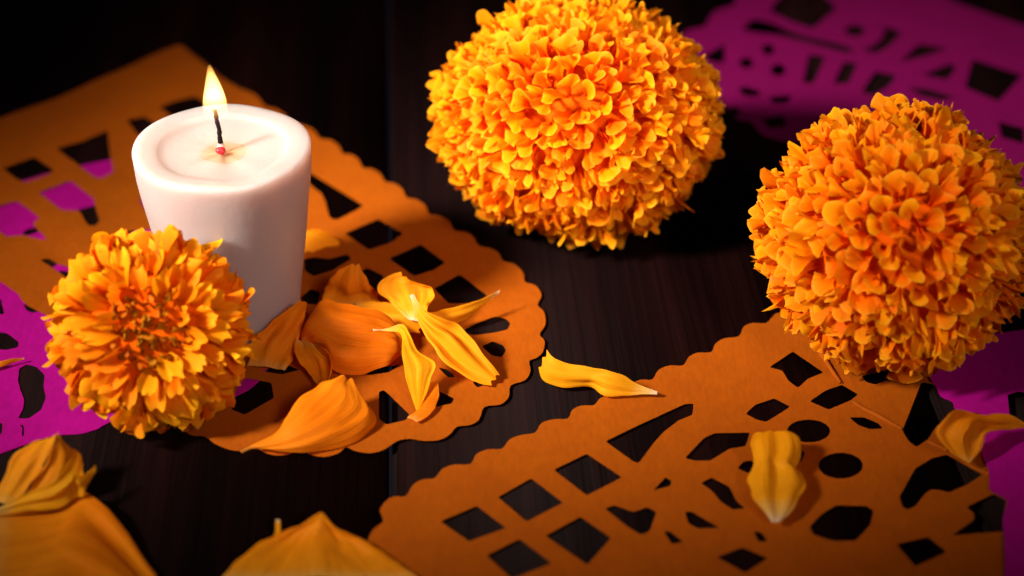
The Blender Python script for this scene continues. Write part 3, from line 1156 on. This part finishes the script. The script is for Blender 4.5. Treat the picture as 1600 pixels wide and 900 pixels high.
Y_, O_ = 'yellow_petal', 'orange_petal'
loose('yellow petal lying on bare wood between the two orange papers',
      [(1027, 612, 3), (1000, 602, 4), (965, 583, 7), (935, 575, 8), (895, 570, 8), (868, 562, 9), (856, 548, 10)],
      [(1027, 616, 2.5), (1000, 616, 2.2), (975, 618, 2), (942, 618, 2), (925, 604, 2), (900, 604, 2), (875, 604, 2), (850, 595, 3), (843, 576, 6)],
      2.5, 0.6, 0.5, Y_, 1)
loose('reddish orange petal right behind the candle',
      [(462, 362, 4), (490, 360, 5), (512, 364, 5), (530, 378, 2)], [(462, 396, 2), (490, 392, 2), (512, 386, 2), (530, 384, 2)], 2, 0, 0.5, O_, 2)
loose('dark orange petal leaning up at the back of the petal pile',
      [(498, 480, 3), (508, 455, 7), (522, 428, 13), (545, 413, 16)], [(592, 476, 3), (588, 455, 7), (576, 441, 11), (562, 414, 15)], 2.0, 0.8, 0.6, O_, 3)
loose('dull orange petal lying in the middle of the petal pile',
      [(555, 472, 8), (600, 474, 8), (640, 482, 8), (660, 498, 6)], [(560, 505, 4), (600, 514, 4), (630, 518, 4), (655, 520, 3)], 1.5, 0.3, 0.6, O_, 4)
loose('yellow orange petal with pointed corner at the top of the pile',
      [(640, 500, 7), (604, 468, 9), (591, 450, 12), (600, 433, 15), (625, 425, 17)],
      [(652, 502, 7), (664, 496, 8), (672, 478, 10), (679, 451, 13), (640, 438, 16)], 1.2, 0.8, 0.5, Y_, 5)
loose('yellow petal with white tip pointing up right toward a diamond hole',
      [(781, 453, 9), (760, 464, 9), (730, 474, 9), (700, 481, 9), (668, 490, 9)], [(779, 458, 8.5), (757, 477, 6), (732, 496, 4), (705, 508, 3), (672, 512, 3)], 2.0, 0.3, 0.3, Y_, 6)
loose('dark orange petal leaning against the right foot of the candle',
      [(388, 572, 2), (398, 532, 6), (415, 510, 10), (442, 488, 14), (468, 470, 17)], [(446, 580, 2), (462, 550, 4), (470, 520, 7), (476, 490, 12), (480, 472, 16)], 1.6, 0.9, 0.8, O_, 7)
loose('curled orange petal below the big petal of the pile',
      [(462, 530, 7), (463, 556, 6), (478, 578, 4), (498, 604, 3)], [(496, 536, 10), (516, 552, 10), (520, 574, 7), (512, 604, 4)], -2.2, 0.5, 0.4, O_, 8)
loose('big rounded orange petal filling the left of the pile',
      [(470, 545, 5), (472, 518, 9), (482, 490, 14), (505, 466, 17), (530, 470, 16), (565, 478, 14), (595, 490, 11), (620, 510, 8), (628, 540, 5)],
      [(476, 548, 5), (495, 540, 7), (515, 552, 7), (520, 578, 4), (560, 583, 2.5), (590, 576, 3), (612, 569, 3), (628, 556, 3)], 3.2, -0.7, 0.6, O_, 9)
loose('long bright yellow folded petal at the right of the pile',
      [(640, 462, 15), (650, 490, 13), (668, 530, 9), (690, 562, 6), (720, 586, 3), (748, 598, 2), (766, 601, 2)],
      [(646, 460, 15), (664, 482, 16), (690, 498, 14), (716, 510, 11), (738, 530, 9), (754, 550, 7), (766, 566, 5), (779, 585, 3)], 1.2, 1.6, 0.4, Y_, 10, nfold=2)
loose('bright yellow petal with white tip and sharp point in front of the pile',
      [(583, 514, 13), (606, 518, 13), (626, 522, 13), (629, 552, 12), (632, 582, 8), (641, 612, 5), (650, 640, 2.5)],
      [(583, 517, 13), (606, 513, 13.5), (629, 507, 14), (641, 525, 13), (654, 550, 11), (682, 568, 9), (674, 592, 6), (666, 616, 4), (654, 641, 2.5)], 0.8, 0.3, 0.3, Y_, 11)
loose('small orange petal showing under the tip of the yellow petal',
      [(636, 652, 2), (652, 640, 2.5), (664, 618, 3), (674, 598, 4)], [(652, 660, 2), (676, 644, 2), (686, 618, 3), (684, 596, 4)], 1.2, 0.2, 0.3, O_, 12)
loose('wide veined orange petal with white stalk at the front of the pile',
      [(375, 705, 3), (395, 695, 3.5), (425, 680, 5), (450, 650, 8), (470, 622, 10), (500, 598, 12), (530, 587, 12)],
      [(378, 708, 2.5), (400, 700, 2.5), (440, 706, 2.5), (490, 706, 2.5), (540, 694, 2.5), (576, 676, 2.5), (590, 655, 3), (572, 625, 6), (555, 598, 9)], 2.4, 0.35, 0.7, O_, 13, nfold=3)
loose('tiny orange petal lying on the magenta paper at the left edge',
      [(38, 559.5, 2), (20, 560, 3), (0, 564, 3), (-20, 562, 3)], [(38, 561, 2), (20, 567, 1.6), (0, 574, 1.6), (-20, 580, 1.6)], 0.6, 0, 0.2, O_, 14)
loose('pale orange petal with a bent flap at the right edge over magenta paper',
      [(1513, 723, 4), (1484, 706, 6), (1461, 676, 10), (1474, 655, 13), (1492, 642, 13), (1530, 648, 11), (1575, 647, 9), (1604, 664, 6)],
      [(1515, 723, 4), (1530, 708, 5), (1536, 692, 7), (1541, 680, 8), (1560, 675, 7), (1580, 671, 6), (1595, 669, 5.5), (1606, 668, 5)], 1.6, 0.9, 0.5, O_, 15)
loose('pale yellow two lobed petal standing on the lower right orange paper',
      [(1206, 816, 3), (1196, 800, 5), (1176, 772, 6), (1170, 745, 6), (1178, 716, 7), (1171, 692, 8), (1180, 676, 8), (1206, 677, 8)],
      [(1218, 816, 3), (1236, 800, 4), (1250, 777, 5), (1262, 755, 5), (1254, 736, 5), (1242, 727, 6), (1253, 705, 7), (1247, 684, 8), (1230, 675, 8), (1212, 677, 8)], 0.6, -0.9, 0.4, Y_, 16, crease=0.7)
loose('broad dark orange petal filling the lower left corner',
      [(-20, 806, 2), (60, 797, 2.2), (108, 788, 3), (122, 773, 3.5), (140, 778, 3.5), (176, 812, 3), (210, 853, 2.4), (240, 900, 2.2)],
      [(-20, 990, 2), (40, 990, 2), (80, 990, 2), (110, 990, 2), (140, 990, 2), (170, 990, 2), (200, 990, 2), (235, 990, 2)], 3, 0.8, 1.0, O_, 18)
loose('orange petal with upright ridge at the back of the lower left cluster',
      [(-14, 782, 5), (6, 748, 9), (20, 716, 12), (45, 695, 15), (60, 688, 15), (72, 687, 16)], [(20, 790, 5), (44, 762, 8), (62, 735, 11), (76, 708, 14), (88, 682, 17), (91, 676, 18)], 1.0, 0.5, 0.5, O_, 19)
loose('orange petal in the middle of the lower left cluster',
      [(30, 786, 5), (48, 758, 8), (66, 732, 11), (82, 700, 15), (91, 677, 17)], [(104, 772, 4), (126, 745, 7), (127, 722, 9), (120, 704, 11), (100, 698, 13)], 1.0, 0.4, 0.5, O_, 20)
loose('pale yellow petal with two sharp points in the lower left cluster',
      [(-20, 802, 5), (40, 771, 9), (85, 750, 12), (106, 722, 15), (114, 711, 16), (118, 742, 12), (134, 740, 11), (149, 727, 11)],
      [(-20, 806, 4), (40, 797, 5), (75, 795, 5), (104, 787, 5.5), (119, 773, 6.5), (131, 776, 6.5), (134, 762, 8), (150, 737, 10)], 1.0, 0.6, 0.4, Y_, 21)
loose('dim orange petal with a raised point at the bottom edge',
      [(345, 905, 2), (395, 858, 3), (440, 830, 5), (475, 816, 7), (500, 801, 10)], [(650, 905, 2), (580, 853, 3), (545, 832, 5), (522, 820, 7), (504, 801, 10)], 0.8, 0.9, 0.4, O_, 22)
loose('slim pale petal tip poking up beside the bottom petal',
      [(431, 812, 4), (430.5, 820, 3.5), (430, 830, 3), (428, 842, 2.5)], [(437, 812, 4), (438, 820, 3.5), (439, 830, 3), (441, 842, 2.5)], 0.5, 0, 0.2, Y_, 23)
